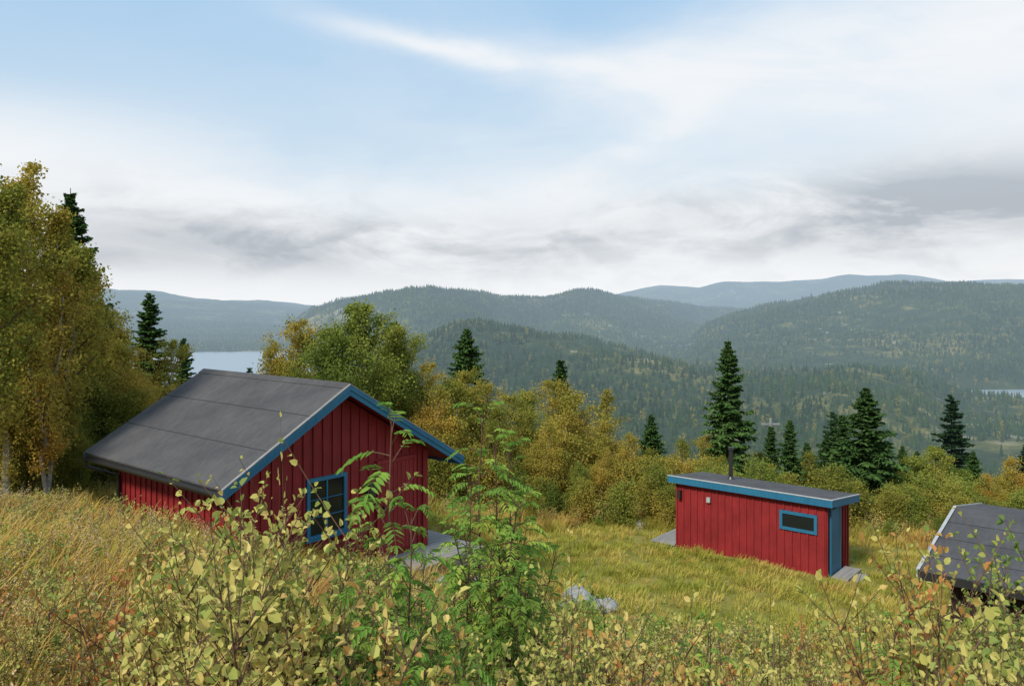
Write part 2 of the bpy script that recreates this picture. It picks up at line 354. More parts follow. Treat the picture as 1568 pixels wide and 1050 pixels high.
def rowan(seed,H=1.8,stems=2,nl=34,rl=.19,droop=.5,lo=.2):
    rs=R(seed); mb=MB(); C=[];D=[];Ls=[];Av=[]
    for s in range(stems):
        az=rs.rand()*6.28; ln=H*(1 if s==0 else rs.uniform(.5,.85)); u=np.linspace(0,1,9); o_=.16*H*(s>0)+.03*H
        Q=np.c_[math.cos(az)*o_*u**1.5,math.sin(az)*o_*u**1.5,ln*u]; Q[:,:2]+=np.cumsum(rs.normal(size=(9,2)),0)*.008*H
        mb.tube(Q,np.linspace(.011,.003,9),5,1)
        for k in range(nl):
            w=lo+(1-lo)*(k+.5)/nl; o=np.array([np.interp(w,u,Q[:,i]) for i in range(3)])
            a=k*2.4+rs.rand(); el=rs.uniform(.1,.8)+(.5 if w>.93 else 0); L=rl*rs.uniform(.7,1.2)*(1.1-.3*w); stk=.05+.12*rs.rand()*(1.2-w)
            d=np.array([math.cos(a)*math.cos(el),math.sin(a)*math.cos(el),math.sin(el)]); sd=np.array([-math.sin(a),math.cos(a),0])
            x=np.linspace(0,1,8); T=o+d*(stk+L*x)[:,None]; T[:,2]-=droop*L*x**2
            mb.tube(np.vstack([o,T]),np.linspace(.003,.001,9),3,1)
            av=rs.rand()*.7
            tg=np.gradient(T,axis=0); tg/=np.linalg.norm(tg,axis=1)[:,None]
            for sg in (-1,1):
                C.append(T[1:]); D.append(tg[1:]*.55+sd*sg+np.array([0,0,-.15])); Ls.append(L*.36*(1-.45*np.abs(x[1:]-.5))); Av.append(av+.3*rs.rand(7))
            C.append(T[-1:]);D.append(tg[-1:]);Ls.append(np.array([L*.3]));Av.append([av])
    C=np.concatenate(C);D=np.concatenate(D);Ls=np.concatenate(Ls);Av=np.concatenate(Av)
    mb.leaves(C,D,Ls,Ls*.36,R(seed+1),0,simple=False,fold=.15,a=Av,up=2.5)
    return mb
def grass(seed,n=46,H=.42,w=.006,r=.16,amin=0,amax=1,lean=.5):
    rs=R(seed); mb=MB(); th=rs.rand(n)*6.28; rr=r*np.sqrt(rs.rand(n)); b=np.c_[np.cos(th)*rr,np.sin(th)*rr,np.full(n,-.03)]
    h=H*rs.uniform(.5,1.1,n); a2=th+rs.normal(size=n)*.7; ln=h*lean*rs.uniform(.2,1.2,n)
    d=np.c_[np.cos(a2),np.sin(a2),0*a2]; sd=np.c_[-np.sin(a2+.6),np.cos(a2+.6),0*a2]
    ws=(w*rs.uniform(.6,1.3,n))[:,None]; up=np.array([0,0,1.])
    m1=b+d*ln[:,None]*.25+up*h[:,None]*.5; m2=b+d*ln[:,None]*.65+up*h[:,None]*.85; t=b+d*ln[:,None]*1.1+up*h[:,None]
    V=np.stack([b-sd*ws,b+sd*ws,m1+sd*ws*.8,m1-sd*ws*.8,m2+sd*ws*.5,m2-sd*ws*.5,t],1)
    k=np.arange(n)[:,None]*7; a=np.repeat(rs.uniform(amin,amax,n),7)
    mb.add(V.reshape(-1,3),np.concatenate([k+[0,1,2,3],k+[3,2,4,5]]),0,a)
    mb.f.append(k+[5,4,6]); mb.m.append(np.zeros(n,int))
    return mb
def herb(seed,H=.5,stems=9,leaf=.05,flower=None,lps=12,red=0,spread=.22,ratio=.55):
    rs=R(seed); mb=MB(); C=[];D=[]
    for s in range(stems):
        az=rs.rand()*6.28; o=rs.normal(size=2)*.1; h=H*rs.uniform(.5,1.1); u=np.linspace(0,1,5); sp=spread*rs.rand()
        Q=np.c_[o[0]+math.cos(az)*sp*u,o[1]+math.sin(az)*sp*u,h*u]
        mb.tube(Q,np.linspace(.004,.0015,5),3,1)
        w=rs.uniform(.15,1,lps); C.append(np.stack([np.interp(w,u,Q[:,i]) for i in range(3)],1)); d=rs.normal(size=(lps,3)); d[:,2]=np.abs(d[:,2])*.5+.1; D.append(d)
        if flower:
            n=7 if flower==2 else 14
            c=Q[-1]+rs.normal(size=(n,3))*(np.array([.025,.025,.015]) if flower==2 else np.array([.015,.015,.07]))
            mb.leaves(c,rs.normal(size=(n,3)),.02,.016,rs,flower,up=1)
    C=np.concatenate(C);D=np.concatenate(D); sz=leaf*rs.uniform(.5,1.2,len(C))
    a=np.clip(rs.rand(len(C))*(1-red)+red,0,1)
    mb.leaves(C,D,sz,sz*(.35 if red else ratio),rs,0,simple=False,up=.5,a=a)
    return mb

# ------------------------------------------------------------------ terrain
nt_,nr_=620,560
tt=np.linspace(-1.05,1.05,nt_)
q=np.linspace(0,1,nr_); Yr=-14+ 16*(np.exp(q*math.log(1+11000/16.))-1)
TT,YY=np.meshgrid(tt,Yr); XX=TT*(YY+34)
ZZ=ground(XX,YY)
V=np.stack([XX,YY,ZZ],-1).reshape(-1,3)
i=np.arange(nr_-1)[:,None]*nt_; j=np.arange(nt_-1)[None,:]
f=np.stack([i+j,i+j+1,i+nt_+j+1,i+nt_+j],-1).reshape(-1,4)
m,nt=newmat('terrain')
g=nt.nodes.new('ShaderNodeNewGeometry'); pos=g.outputs['Position']; sep=nd(nt,'ShaderNodeSeparateXYZ',{0:pos}); yy=S(nt,sep.outputs[1])
n1=noise(nt,pos,.35,5); n2=noise(nt,pos,3.,6,.65)
nearc=ramp(nt,n1*.5+n2*.5,[(.3,(.10,.11,.02)),(.45,(.22,.20,.04)),(.55,(.28,.23,.06)),(.68,(.30,.18,.07))])
f1=noise(nt,pos,.0045,8,.6); f2=noise(nt,pos,.03,6,.65); f3=noise(nt,pos,.0022,6,.6)
farc=ramp(nt,f1*.55+f2*.45,[(.40,(.018,.036,.015)),(.52,(.036,.055,.019)),(.58,(.12,.115,.033)),(.66,(.22,.18,.06))])
rock=((f2*.6+f3*.5).sst(.635,.69))*yy.sst(700,1100)
farc=mixc(nt,rock*.75,farc,(.28,.27,.25))
c=mixc(nt,yy.sst(32,60),nearc,farc)
b=nd(nt,'ShaderNodeBump',{'Strength':.5,'Distance':.08,'Height':n2.k})
p=nd(nt,'ShaderNodeBsdfPrincipled',{'Base Color':c,'Roughness':.95,'Specular IOR Level':.1,'Normal':b.outputs[0]})
out(nt,paint_haze(nt,p.outputs[0])); M_terr=m
mb=MB(); mb.add(V,f); addobj('ground_terrain',mb.mesh('ground_terrain',[M_terr],True))

# lakes
m,nt=newmat('lake_water')
g=nt.nodes.new('ShaderNodeNewGeometry'); n=noise(nt,g.outputs['Position'],.05,4)
b=nd(nt,'ShaderNodeBump',{'Strength':.05,'Distance':.5,'Height':n.k})
p=nd(nt,'ShaderNodeBsdfPrincipled',{'Base Color':(.28,.33,.36,1),'Roughness':.3,'Specular IOR Level':1.0,'Normal':b.outputs[0]})
out(nt,paint_haze(nt,p.outputs[0],7000.)); M_water=m
for k,(cx,cy,rx,ry) in enumerate(LAKES):
    th=np.arange(64)*2*math.pi/64; mb=MB()
    v=np.vstack([[0,0,0],np.c_[np.cos(th)*rx*1.3,np.sin(th)*ry*1.3,th*0]]); mb.add(v,[(0,1+a,1+(a+1)%64) for a in range(64)])
    addobj('lake',mb.mesh('lake',[M_water]),(cx,cy,WATER))

# ------------------------------------------------------------------ buildings
RZ=math.atan2(.768,.640)
def painted(name,c,c2,rough=.65):
    m,nt=newmat(name)
    tc=nt.nodes.new('ShaderNodeTexCoord'); mp=nd(nt,'ShaderNodeMapping',{'Vector':tc.outputs['Object'],'Scale':(1,1,.08)})
    n=noise(nt,mp.outputs[0],30,5,.6); n2=noise(nt,tc.outputs['Object'],1.3,5)
    col=mixc(nt,(n*.6+n2*.6).sst(.35,.8),c,c2)
    b=nd(nt,'ShaderNodeBump',{'Strength':.3,'Distance':.01,'Height':n.k})
    p=nd(nt,'ShaderNodeBsdfPrincipled',{'Base Color':col,'Roughness':rough,'Specular IOR Level':.3,'Normal':b.outputs[0]})
    out(nt,p.outputs[0]); return m
M_red=painted('red_paint',(.32,.025,.026),(.19,.014,.015))
M_dred=painted('dark_stain',(.05,.02,.018),(.03,.015,.012))
M_blue=painted('blue_paint',(.018,.12,.22),(.03,.17,.28),.5)
M_wood=noisemat('weathered_wood',(.36,.34,.31),(.20,.185,.17),14,stretch=(.15,1,1))
M_white=noisemat('pale_trim',(.50,.50,.49),(.36,.36,.35),10,.5)
M_black=noisemat('black_metal',(.02,.02,.02),(.03,.03,.03),10,.4,.05,.5)
M_conc=noisemat('concrete',(.3,.3,.29),(.2,.2,.19),10)
m,nt=newmat('roof_felt')
tc=nt.nodes.new('ShaderNodeTexCoord'); n=noise(nt,tc.outputs['Object'],60,4,.7); n2=noise(nt,tc.outputs['Object'],.9,6,.65)
mp=nd(nt,'ShaderNodeMapping',{'Vector':tc.outputs['Object'],'Scale':(.15,1,1)}); n3=noise(nt,mp.outputs[0],9,4)
col=mixc(nt,(n*.35+n2*.5+n3*.25).sst(.38,.72),(.062,.060,.062),(.112,.105,.103))
p=nd(nt,'ShaderNodeBsdfPrincipled',{'Base Color':col,'Roughness':.9,'Specular IOR Level':.2}); out(nt,p.outputs[0]); M_roof=m
M_seam=noisemat('roof_seam',(.03,.03,.032),(.04,.04,.042),10,.9)
m,nt=newmat('window_glass')
p=nd(nt,'ShaderNodeBsdfPrincipled',{'Base Color':(.015,.018,.018,1),'Roughness':.06,'Specular IOR Level':.35}); out(nt,p.outputs[0]); M_glass=m

def empty(name,loc,rz):
    e=bpy.data.objects.new(name,None); sc.collection.objects.link(e); e.location=loc; e.rotation_euler=(0,0,rz); return e
def child(par,name,mb,mats): return addobj(name,mb.mesh(name,mats),parent=par)

d=16.; cab=empty('red_cabin',(-.2033*d,d,-.1004*d),RZ)
SL=.58; XL,XR=-2.78,3.29; WL,WR=-2.25,2.5; Y0,Y1=.42,5.05; RB=5.6; TH=.13; FL=-3.75
mb=MB(); zt=-.2
def wz(x): return zt-SL*abs(x)
poly=[(WL,FL-.9),(WR,FL-.9),(WR,wz(WR)),(0,wz(0)),(WL,wz(WL))]
mb.prism(poly,'y',Y0,Y1,0)
x=WL+.03
while x<WR:
    w=.045; za=min(wz(x),wz(x+w))-.01
    segs=[(FL-.9,za)]
    if x+w>-.76 and x<.26: segs=[(FL-.9,-3.07),(-1.82,za)]
    if x+w>1.0 and x<2.2: segs=[(-1.70,za)]
    for a_,b_ in segs:
        if b_>a_: mb.box(x,x+w,Y0-.028,Y0+.002,a_,b_)
    x+=.235
for yy_ in np.arange(Y0+.13,Y1,.235):
    mb.box(WL-.028,WL+.002,yy_,yy_+.045,FL-.9,wz(WL)-.02); mb.box(WR-.002,WR+.028,yy_,yy_+.045,FL-.9,wz(WR)-.02)
mb.box(WL-.04,WL+.1,Y0-.045,Y0+.06,FL-.9,wz(WL)-.02); mb.box(WR-.1,WR+.04,Y0-.045,Y0+.06,FL-.9,wz(WR)-.02)
child(cab,'walls',mb,[M_red])
mb=MB()
def slab(mb,xa,xb,y0,y1,top,th,mat=0):
    za,zb=top-SL*abs(xa),top-SL*abs(xb); mb.prism([(xa,za-th),(xb,zb-th),(xb,zb),(xa,za)],'y',y0,y1,mat)
slab(mb,XL,0,.012,RB,0,.05); slab(mb,0,XR,.012,RB,0,.05)
for s0 in (.93,1.86):
    slab(mb,-s0-.012,-s0,.014,RB-.002,.006,.01,1); slab(mb,s0,s0+.012,.014,RB-.002,.006,.01,1)
mb.prism([(-.14,-.14*SL+.012),(0,.012),(.14,-.14*SL+.012),(0,.026)],'y',.01,RB,0)
child(cab,'roof',mb,[M_roof,M_seam])
mb=MB(); slab(mb,XL+.04,-.0,.04,RB-.03,-.052,.10); slab(mb,.0,XR-.04,.04,RB-.03,-.052,.10)
child(cab,'roof_boards',mb,[M_red])
mb=MB()
for yy_ in (0.0,RB):
    a_,b_=(yy_-.03,yy_+.008)
    slab(mb,XL,0,a_,b_,-.02,.20); slab(mb,0,XR,a_,b_,-.02,.20)
    slab(mb,XL-.01,0,a_-.02,a_-.002,-.012,.10); slab(mb,0,XR+.01,a_-.02,a_-.002,-.012,.10)
child(cab,'barge_boards',mb,[M_blue])
mb=MB(); slab(mb,XL-.015,0,-.056,.006,.010,.022); slab(mb,0,XR+.015,-.056,.006,.010,.022); child(cab,'verge_trim',mb,[M_wood])
mb=MB(); mb.box(XR-.03,XR+.0,.01,RB,-SL*XR-.2,-SL*XR-.03); child(cab,'eave_board',mb,[M_blue])
mb=MB(); mb.box(XL,XL+.03,.01,RB,SL*XL-.19,SL*XL-.03); child(cab,'eave_board_dark',mb,[M_black])
mb=MB(); th=np.linspace(math.pi,2*math.pi,8)
Vv=[]
for yv,zz_ in ((.0,SL*XL-.07),(RB+.03,SL*XL-.10)):
    for t_ in th: Vv.append((XL-.065+.06*math.cos(t_),yv,zz_+.06*math.sin(t_)))
mb.add(Vv,[(a,a+1,a+9,a+8) for a in range(7)])
mb.tube([(XL-.065,RB-.15,SL*XL-.12),(XL-.02,RB-.2,SL*XL-.3),(WL-.07,RB-.62,SL*XL-.5),(WL-.07,RB-.62,FL-.2)],[.035]*4,8)
child(cab,'gutter',mb,[M_black])
mb=MB(); a_,b_,c_,e_=-.74,.24,-3.05,-1.84
for bx in ((a_,b_,e_-.075,e_),(a_,b_,c_,c_+.075),(a_,a_+.075,c_+.075,e_-.075),(b_-.075,b_,c_+.075,e_-.075)): mb.box(bx[0],bx[1],Y0-.055,Y0-.004,bx[2],bx[3])
mb.box(a_-.05,b_+.05,Y0-.11,Y0-.056,c_-.02,c_+.02)
child(cab,'window_frame',mb,[M_blue])
mb=MB(); xm=(a_+b_)/2
mb.box(xm-.016,xm+.016,Y0-.04,Y0-.012,c_+.075,e_-.075)
for zq in (c_+.085+.345,c_+.085+.69):
    mb.box(a_+.075,xm-.016,Y0-.038,Y0-.012,zq-.008,zq+.008); mb.box(xm+.016,b_-.075,Y0-.038,Y0-.012,zq-.008,zq+.008)
child(cab,'window_bars',mb,[M_blue])
mb=MB(); mb.box(a_+.07,b_-.07,Y0-.02,Y0-.006,c_+.07,e_-.07); child(cab,'window_pane',mb,[M_glass])
mb=MB(); mb.box(1.12,2.08,Y0-.05,Y0-.004,FL,-1.82)
for k in range(8): mb.box(1.14+k*.117,1.14+k*.117+.105,Y0-.062,Y0-.051,FL+.02,-1.84)
mb.box(1.03,1.12,Y0-.07,Y0-.003,FL,-1.74); mb.box(2.08,2.17,Y0-.07,Y0-.003,FL,-1.74); mb.box(1.12,2.08,Y0-.07,Y0-.003,-1.82,-1.74)
child(cab,'door',mb,[M_red])
mb=MB(); mb.box(1.18,1.21,Y0-.12,Y0-.06,-2.85,-2.72); mb.box(1.18,1.32,Y0-.13,Y0-.115,-2.8,-2.78); child(cab,'door_handle',mb,[M_black])
mb=MB(); mb.box(.74,.90,Y0-.17,Y0-.028,-2.46,-2.2); mb.box(.72,.92,Y0-.19,Y0-.02,-2.2,-2.17); child(cab,'wall_lamp',mb,[M_black])
mb=MB()
for k in range(9):
    mb.box(.9,3.3,-.70+k*.122,-.70+k*.122+.112,FL-.16,FL-.12)
for k in range(7):
    mb.box(WR+.06+k*.122,WR+.06+k*.122+.112,.42,2.2,FL-.162,FL-.122)
mb.box(.9,3.3,-.68,.38,FL-1.0,FL-.17); mb.box(WR+.08,3.3,.4,2.15,FL-1.0,FL-.17)
child(cab,'deck',mb,[M_wood])
mb=MB(); mb.box(WL+.05,WR-.05,Y0+.05,Y1-.05,FL-2.,FL-.9); child(cab,'foundation',mb,[M_conc])

# sauna shed
p0=21.; sh=empty('red_shed',(.3927*p0,p0,0),RZ)
mb=MB(); LB=4.34; WB=1.9
mb.prism([(0,-7.45),(WB,-7.45),(WB,-5.50),(0,-5.27)],'y',0,LB,0)
for yv in np.arange(.03,LB,.215):
    segs=[(-7.29,-5.3)]
    if yv+.04>.2 and yv<1.25: segs=[(-7.29,-6.12),(-5.57,-5.3)]
    for a,b2 in segs: mb.box(-.028,.002,yv,yv+.045,a,b2)
for xv in np.arange(.03,WB,.215):
    if xv+.045>.2 and xv<1.05: mb.box(xv,xv+.045,-.028,.002,-5.39,-5.34-xv*.12)
    else: mb.box(xv,xv+.045,-.028,.002,-7.29,-5.33-xv*.12); 
    mb.box(xv,xv+.045,LB-.002,LB+.028,-7.29,-5.33-xv*.12)
child(sh,'walls',mb,[M_red])
mb=MB(); xa,xb,ya,yb=-.17,WB+.2,-.2,LB+.2
def rz_(x): return -5.09-(x+.17)*.116
mb.prism([(xa,rz_(xa)-.05),(xb,rz_(xb)-.05),(xb,rz_(xb)),(xa,rz_(xa))],'y',ya,yb,0); child(sh,'roof',mb,[M_roof])
mb=MB(); mb.prism([(xa+.03,rz_(xa)-.17),(xb-.03,rz_(xb)-.17),(xb-.03,rz_(xb)-.052),(xa+.03,rz_(xa)-.052)],'y',ya+.03,yb-.03,0); child(sh,'roof_boards',mb,[M_wood])
mb=MB(); mb.box(xa-.025,xa+.005,ya-.02,yb+.02,rz_(xa)-.2,rz_(xa)-.012)
for y_ in (ya,yb): 
    mb.prism([(xa+.007,rz_(xa)-.2),(xb,rz_(xb)-.2),(xb,rz_(xb)-.012),(xa+.007,rz_(xa)-.012)],'y',y_-.02,y_+.008)
mb.box(xb,xb+.025,ya-.02,yb+.02,rz_(xb)-.2,rz_(xb)-.012)
child(sh,'fascia',mb,[M_blue])
mb=MB(); mb.box(xa-.035,xa+.02,ya-.03,yb+.03,rz_(xa)-.01,rz_(xa)+.010)
mb.prism([(xa+.021,rz_(xa)-.012),(xb+.03,rz_(xb)-.012),(xb+.03,rz_(xb)+.010),(xa+.021,rz_(xa)+.010)],'y',ya-.03,ya+.02); child(sh,'roof_edge',mb,[M_white])
mb=MB(); a_,b_,c_,e_=.22,1.23,-6.1,-5.59
for bx in ((a_,b_,e_-.08,e_),(a_,b_,c_,c_+.08),(a_,a_+.08,c_+.08,e_-.08),(b_-.08,b_,c_+.08,e_-.08)): mb.box(-.055,-.004,bx[0],bx[1],bx[2],bx[3])
child(sh,'window_frame',mb,[M_blue])
mb=MB(); mb.box(-.03,-.006,a_+.075,b_-.075,c_+.075,e_-.075); child(sh,'window_pane',mb,[M_glass])
mb=MB(); mb.box(.3,.95,-.05,-.004,-7.2,-5.47); child(sh,'door',mb,[M_blue])
mb=MB(); mb.box(.22,.3,-.06,-.003,-7.25,-5.4); mb.box(.95,1.03,-.06,-.003,-7.25,-5.4); child(sh,'door_frame',mb,[M_blue])
mb=MB(); mb.box(.15,1.3,-.5,-.08,-7.26,-7.18); mb.box(.25,1.2,-.72,-.4,-7.38,-7.265); child(sh,'step',mb,[M_wood])
mb=MB()
for k in range(12): mb.box(-.1+k*.13,-.1+k*.13+.12,LB+.05,LB+.85,-7.18,-7.14)
mb.box(-.05,1.4,LB+.08,LB+.8,-7.4,-7.19); child(sh,'deck',mb,[M_wood])
mb=MB(); mb.box(-.1,-.03,3.25,3.36,-5.72,-5.58); child(sh,'vent',mb,[M_white])
mb=MB(); mb.box(-.13,-.03,4.18,4.28,-5.75,-5.5); child(sh,'wall_lamp',mb,[M_black])
mb=MB(); mb.tube([(1.2,3.2,-5.4),(1.2,3.2,-4.38)],[.06,.06],12); mb.tube([(1.2,3.2,-4.38),(1.2,3.2,-4.30),(1.2,3.2,-4.29)],[.085,.085,.01],12); mb.tube([(1.2,3.2,-5.27),(1.2,3.2,-5.17)],[.13,.07],12); child(sh,'stove_pipe',mb,[M_black])
mb=MB(); mb.box(.05,WB-.05,.05,LB-.05,-7.8,-7.45); child(sh,'foundation',mb,[M_conc])

# neighbour building
q0=19.; nb_=empty('dark_roof_cabin',(.5535*q0,q0,-.2539*q0),RZ)
s2=.17; BX=3.5
mb=MB()
mb.prism([(-BX,-s2*BX-.05),(0,-.05),(0,0),(-BX,-s2*BX)],'y',-7,0); mb.prism([(0,-.05),(BX,-s2*BX-.05),(BX,-s2*BX),(0,0)],'y',-7,0)
for xx in (-.9,-1.8,-2.7): mb.prism([(xx-.012,s2*(xx-.012)+.001),(xx,s2*xx+.001),(xx,s2*xx+.007),(xx-.012,s2*(xx-.012)+.007)],'y',-6.99,-.01,1)
child(nb_,'roof',mb,[M_roof,M_seam])
mb=MB(); mb.prism([(-BX-.02,-s2*BX-.2),(0,-.2),(0,.03),(-BX-.02,-s2*BX+.03)],'y',.002,.03); mb.prism([(0,-.2),(BX,-s2*BX-.2),(BX,-s2*BX+.03),(0,.03)],'y',.002,.03)
mb.prism([(-BX-.02,-s2*BX+.02),(0,.02),(0,.04),(-BX-.02,-s2*BX+.04)],'y',-.04,.001)
child(nb_,'barge_boards',mb,[M_white])
mb=MB(); mb.box(-BX-.03,-BX,-7,0,-s2*BX-.18,-s2*BX-.01); child(nb_,'eave_board',mb,[M_black])
mb=MB(); mb.prism([(-BX+.5,-4),(BX-.5,-4),(BX-.5,-s2*(BX-.5)-.06),(0,-.06),(-BX+.5,-s2*(BX-.5)-.06)],'y',-6.5,-.5)
for yv in np.arange(-6.4,-.5,.23): mb.box(-BX+.472,-BX+.502,yv,yv+.045,-4,-s2*BX-.0)
child(nb_,'walls',mb,[M_dred])

# boulders
def boulder(x,y,s,seed):
    rs=R(seed); import bmesh
    bm=bmesh.new(); bmesh.ops.create_icosphere(bm,subdivisions=4,radius=1)
    off=rs.rand(3)*50
    for v in bm.verts:
        c=v.co; n=float(fbm(np.array([c.x*1.3+off[0]+c.z]),np.array([c.y*1.3+off[1]-c.z]),seed,4)[0])
        v.co=c*(1+.45*n)
    me=bpy.data.meshes.new('boulder'); bm.to_mesh(me); bm.free(); me.materials.append(M_rock)
    addobj('boulder',me,(x,y,G(x,y)+s*.15),rs.rand()*6,(s,s*.75,s*.5))
M_rock=noisemat('lichen_rock',(.42,.41,.38),(.17,.17,.15),4,.9,.8)
def at(px,dep): return ((px-CX)/F*dep,dep)
for k,(px,dep,s) in enumerate([(892,17.3,.6),(930,17.6,.35),(862,17.0,.3),(1228,14.5,.22),(690,16,.45),(618,14.5,.4),(720,16.4,.4),(980,27,.3),(655,15.2,.3)]):
    x,y=at(px,dep); boulder(x,y,s,100+k)

x,y=at(1180,60); mb=MB(); mb.tube([(0,0,-1),(0,0,9.5)],[.13,.1],8); mb.box(-.7,.7,-.06,.06,9.0,9.12)
z=-(640-HZ)/F*60-9.5; addobj('utility_pole',mb.mesh('utility_pole',[M_conc]),(x,y,z))

# ------------------------------------------------------------------ trees
LS=.095
BV=[birch(11,8,.19,48,.082,48,.20,mat=0,el0=.5,el1=1.1).mesh('birch_a',[M_birchleaf,M_bark,M_twig]),
    birch(12,8,.21,46,.082,48,.16,multi=2,el0=.5,el1=1.1).mesh('birch_b',[M_birchleaf,M_bark,M_twig]),
    birch(13,7,.34,44,LS,50,.06,multi=2).mesh('birch_c',[M_birchleaf,M_bark,M_twig]),
    birch(14,5,.40,32,.085,54,.04,multi=3,sig=.24).mesh('birch_d',[M_birchleaf,M_bark,M_twig])]
GV=[birch(15,7,.36,56,LS,64,.05,multi=2).mesh('greenbirch_a',[M_greenleaf,M_bark,M_twig]),
    birch(16,5,.38,32,.085,54,.04,multi=3).mesh('greenbirch_b',[M_greenleaf,M_bark,M_twig])]
BH=[8,8,7,5]; GH=[7,5]
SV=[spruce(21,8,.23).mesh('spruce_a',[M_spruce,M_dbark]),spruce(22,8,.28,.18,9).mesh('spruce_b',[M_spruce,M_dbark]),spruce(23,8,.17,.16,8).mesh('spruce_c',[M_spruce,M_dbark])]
rs=R(99)
def plant(name,me,H0,px,ytop,dep,wf=1.):
    x,y=at(px,dep); g=G(x,y); h=(HZ-ytop)/F*dep-g; s=h/H0
    addobj(name,me,(x,y,g),rs.rand()*6.28,(s*wf,s*wf,s))
for px,yt,dp,v,w in [(12,250,17.5,0,1.1),(60,245,20,1,1),(-70,240,18,1,1),(-25,290,16,0,1),(100,330,21,0,.9),(135,420,24,1,1),(65,400,18,1,.9),(165,470,26,2,.8),(5,450,18.5,2,.7),(110,500,21,2,.8),(35,330,19,0,1),(85,290,23,1,1),
    (190,515,25,2,1),(218,535,23,3,1),(250,522,26,2,.8),(152,545,22,3,1),(180,610,21.5,3,1),(235,600,22,3,1),(90,610,20,3,.8),(40,610,18.5,3,.8),(-10,600,17.5,3,.8),(125,640,19.5,3,.7),(270,600,24,3,.8),
    (432,490,30,2,.9),(405,535,28,3,.7),(465,520,30,3,1),(640,555,31,2,.8),(660,600,29,3,1),
    (722,566,33,2,1),(690,596,31,3,1),(760,586,35,2,.9),(800,604,37,2,.9),(782,630,32,3,1),(833,655,30,3,.9),(872,582,36,2,1),(905,596,39,1,1.2),(850,610,33,3,1.1),
    (942,650,33,3,1.1),(965,672,31,3,1),(915,690,29.5,3,.9),(1003,690,32,3,1),(1035,680,36,3,1),(1072,665,39,2,1),(1105,700,36,3,1),(1150,695,40,3,1),(740,650,30,3,1),
    (1250,700,40,3,1),(1502,730,30,3,1),(1562,705,34,3,1),(1545,740,29,3,1),(1185,715,37,3,1),(700,670,28.5,3,1),(1050,715,31,3,1)]:
    plant('birch_tree',BV[v],BH[v],px,yt,dp,w)
for px,yt,dp,v,w in [(560,466,29,0,1.05),(515,505,27.5,0,.9),(608,500,31,0,.9),(1422,685,31,1,1.2),(1385,715,34,1,1),(1455,705,36,1,1),(885,705,29,1,.7),(1000,765,28,1,1),(960,775,27.5,1,1.2),(1360,800,26,1,1.2),(1330,830,25,1,1.3),(1040,770,28,1,1),(1400,790,27,1,1),(1440,790,26,1,1),(815,600,40,0,.8),(1020,720,30,1,.9),(660,700,28,1,.8)]:
    plant('birch_tree',GV[v],GH[v],px,yt,dp,w)
for px,yt,dp,v,w in [(108,288,26,0,.9),(229,448,33,2,1.2),(281,517,38,2,1.1),(147,590,21.8,1,.9),(715,503,47,1,.95),(858,546,52,0,.8),(1115,517,38,0,.9),(1210,640,38,0,.9),(1326,593,31,1,1.2),(1290,632,35,0,1.1),
    (997,634,42,1,.9),(1180,650,44,0,.9),(1490,690,45,1,1),(1382,680,52,0,1),(604,487,36,0,.9),(1266,662,40,1,.9),(1404,690,48,1,1),(150,455,30,0,1),(1345,670,33,1,1.2),(1235,675,42,0,1),(1560,720,40,1,1),(1060,725,34,1,1)]:
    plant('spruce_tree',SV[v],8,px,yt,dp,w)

# mid + far forest
FS=[farspruce(31).mesh('fs0',[M_farspruce]),farspruce(32,10,.21).mesh('fs1',[M_farspruce]),farspruce(33,10,.14).mesh('fs2',[M_farspruce])]
fb=birch(41,8,.3,16,.75,3,.05,tiers=4,k=3); FB=fb.mesh('fs3',[M_farbirch,M_farbirch,M_farbirch])
MS=[spruce(51,10,.18,.32,9,4,.2).mesh('ms0',[M_farspruce,M_farspruce]),spruce(52,10,.22,.32,9,4,.2).mesh('ms1',[M_farspruce,M_farspruce]),
    birch(53,8,.32,26,.22,14,.06,mat=0).mesh('ms2',[M_farbirch,M_bark,M_twig])]
def forest(name,n,y0,y1,meshes,probs,hs,seed,H0=10.,tm=.8):
    rs=R(seed); y=np.sqrt(rs.uniform(y0**2,y1**2,n)); t=rs.uniform(-tm,tm,n); x=t*y
    cl=fbm(x/260,y/260,61,4)+.45*fbm(x/60,y/60,62,3); keep=(cl<.32)|(rs.rand(n)<.2)
    for cx,cy,rx,ry in LAKES: 
        keep&=((x-cx)/rx)**2+((y-cy)/ry)**2>1.0
        keep&=~((np.abs(x-cx)<rx*.9)&(y<cy)&(y>cy-ry*1.9)&(rs.rand(n)<.85))
    x=x[keep];y=y[keep]; z=ground(x,y); k=z>WATER+1.2; x,y,z=x[k],y[k],z[k]
    idx=rs.choice(len(meshes),len(x),p=probs); s=rs.uniform(hs[0],hs[1],len(x))/H0
    s3=np.stack([s*rs.uniform(1,1.35,len(x)),s*rs.uniform(1,1.35,len(x)),s],1)
    return scatter(name,np.c_[x,y,z-.3],s3,np.c_[0*x,0*x,rs.rand(len(x))*6.28],idx,meshes)
forest('slope_forest',2800,48,260,MS,[.4,.25,.35],(5,10),71)
forest('distant_forest',150000,240,3700,FS+[FB],[.35,.29,.24,.12],(5,14),72)

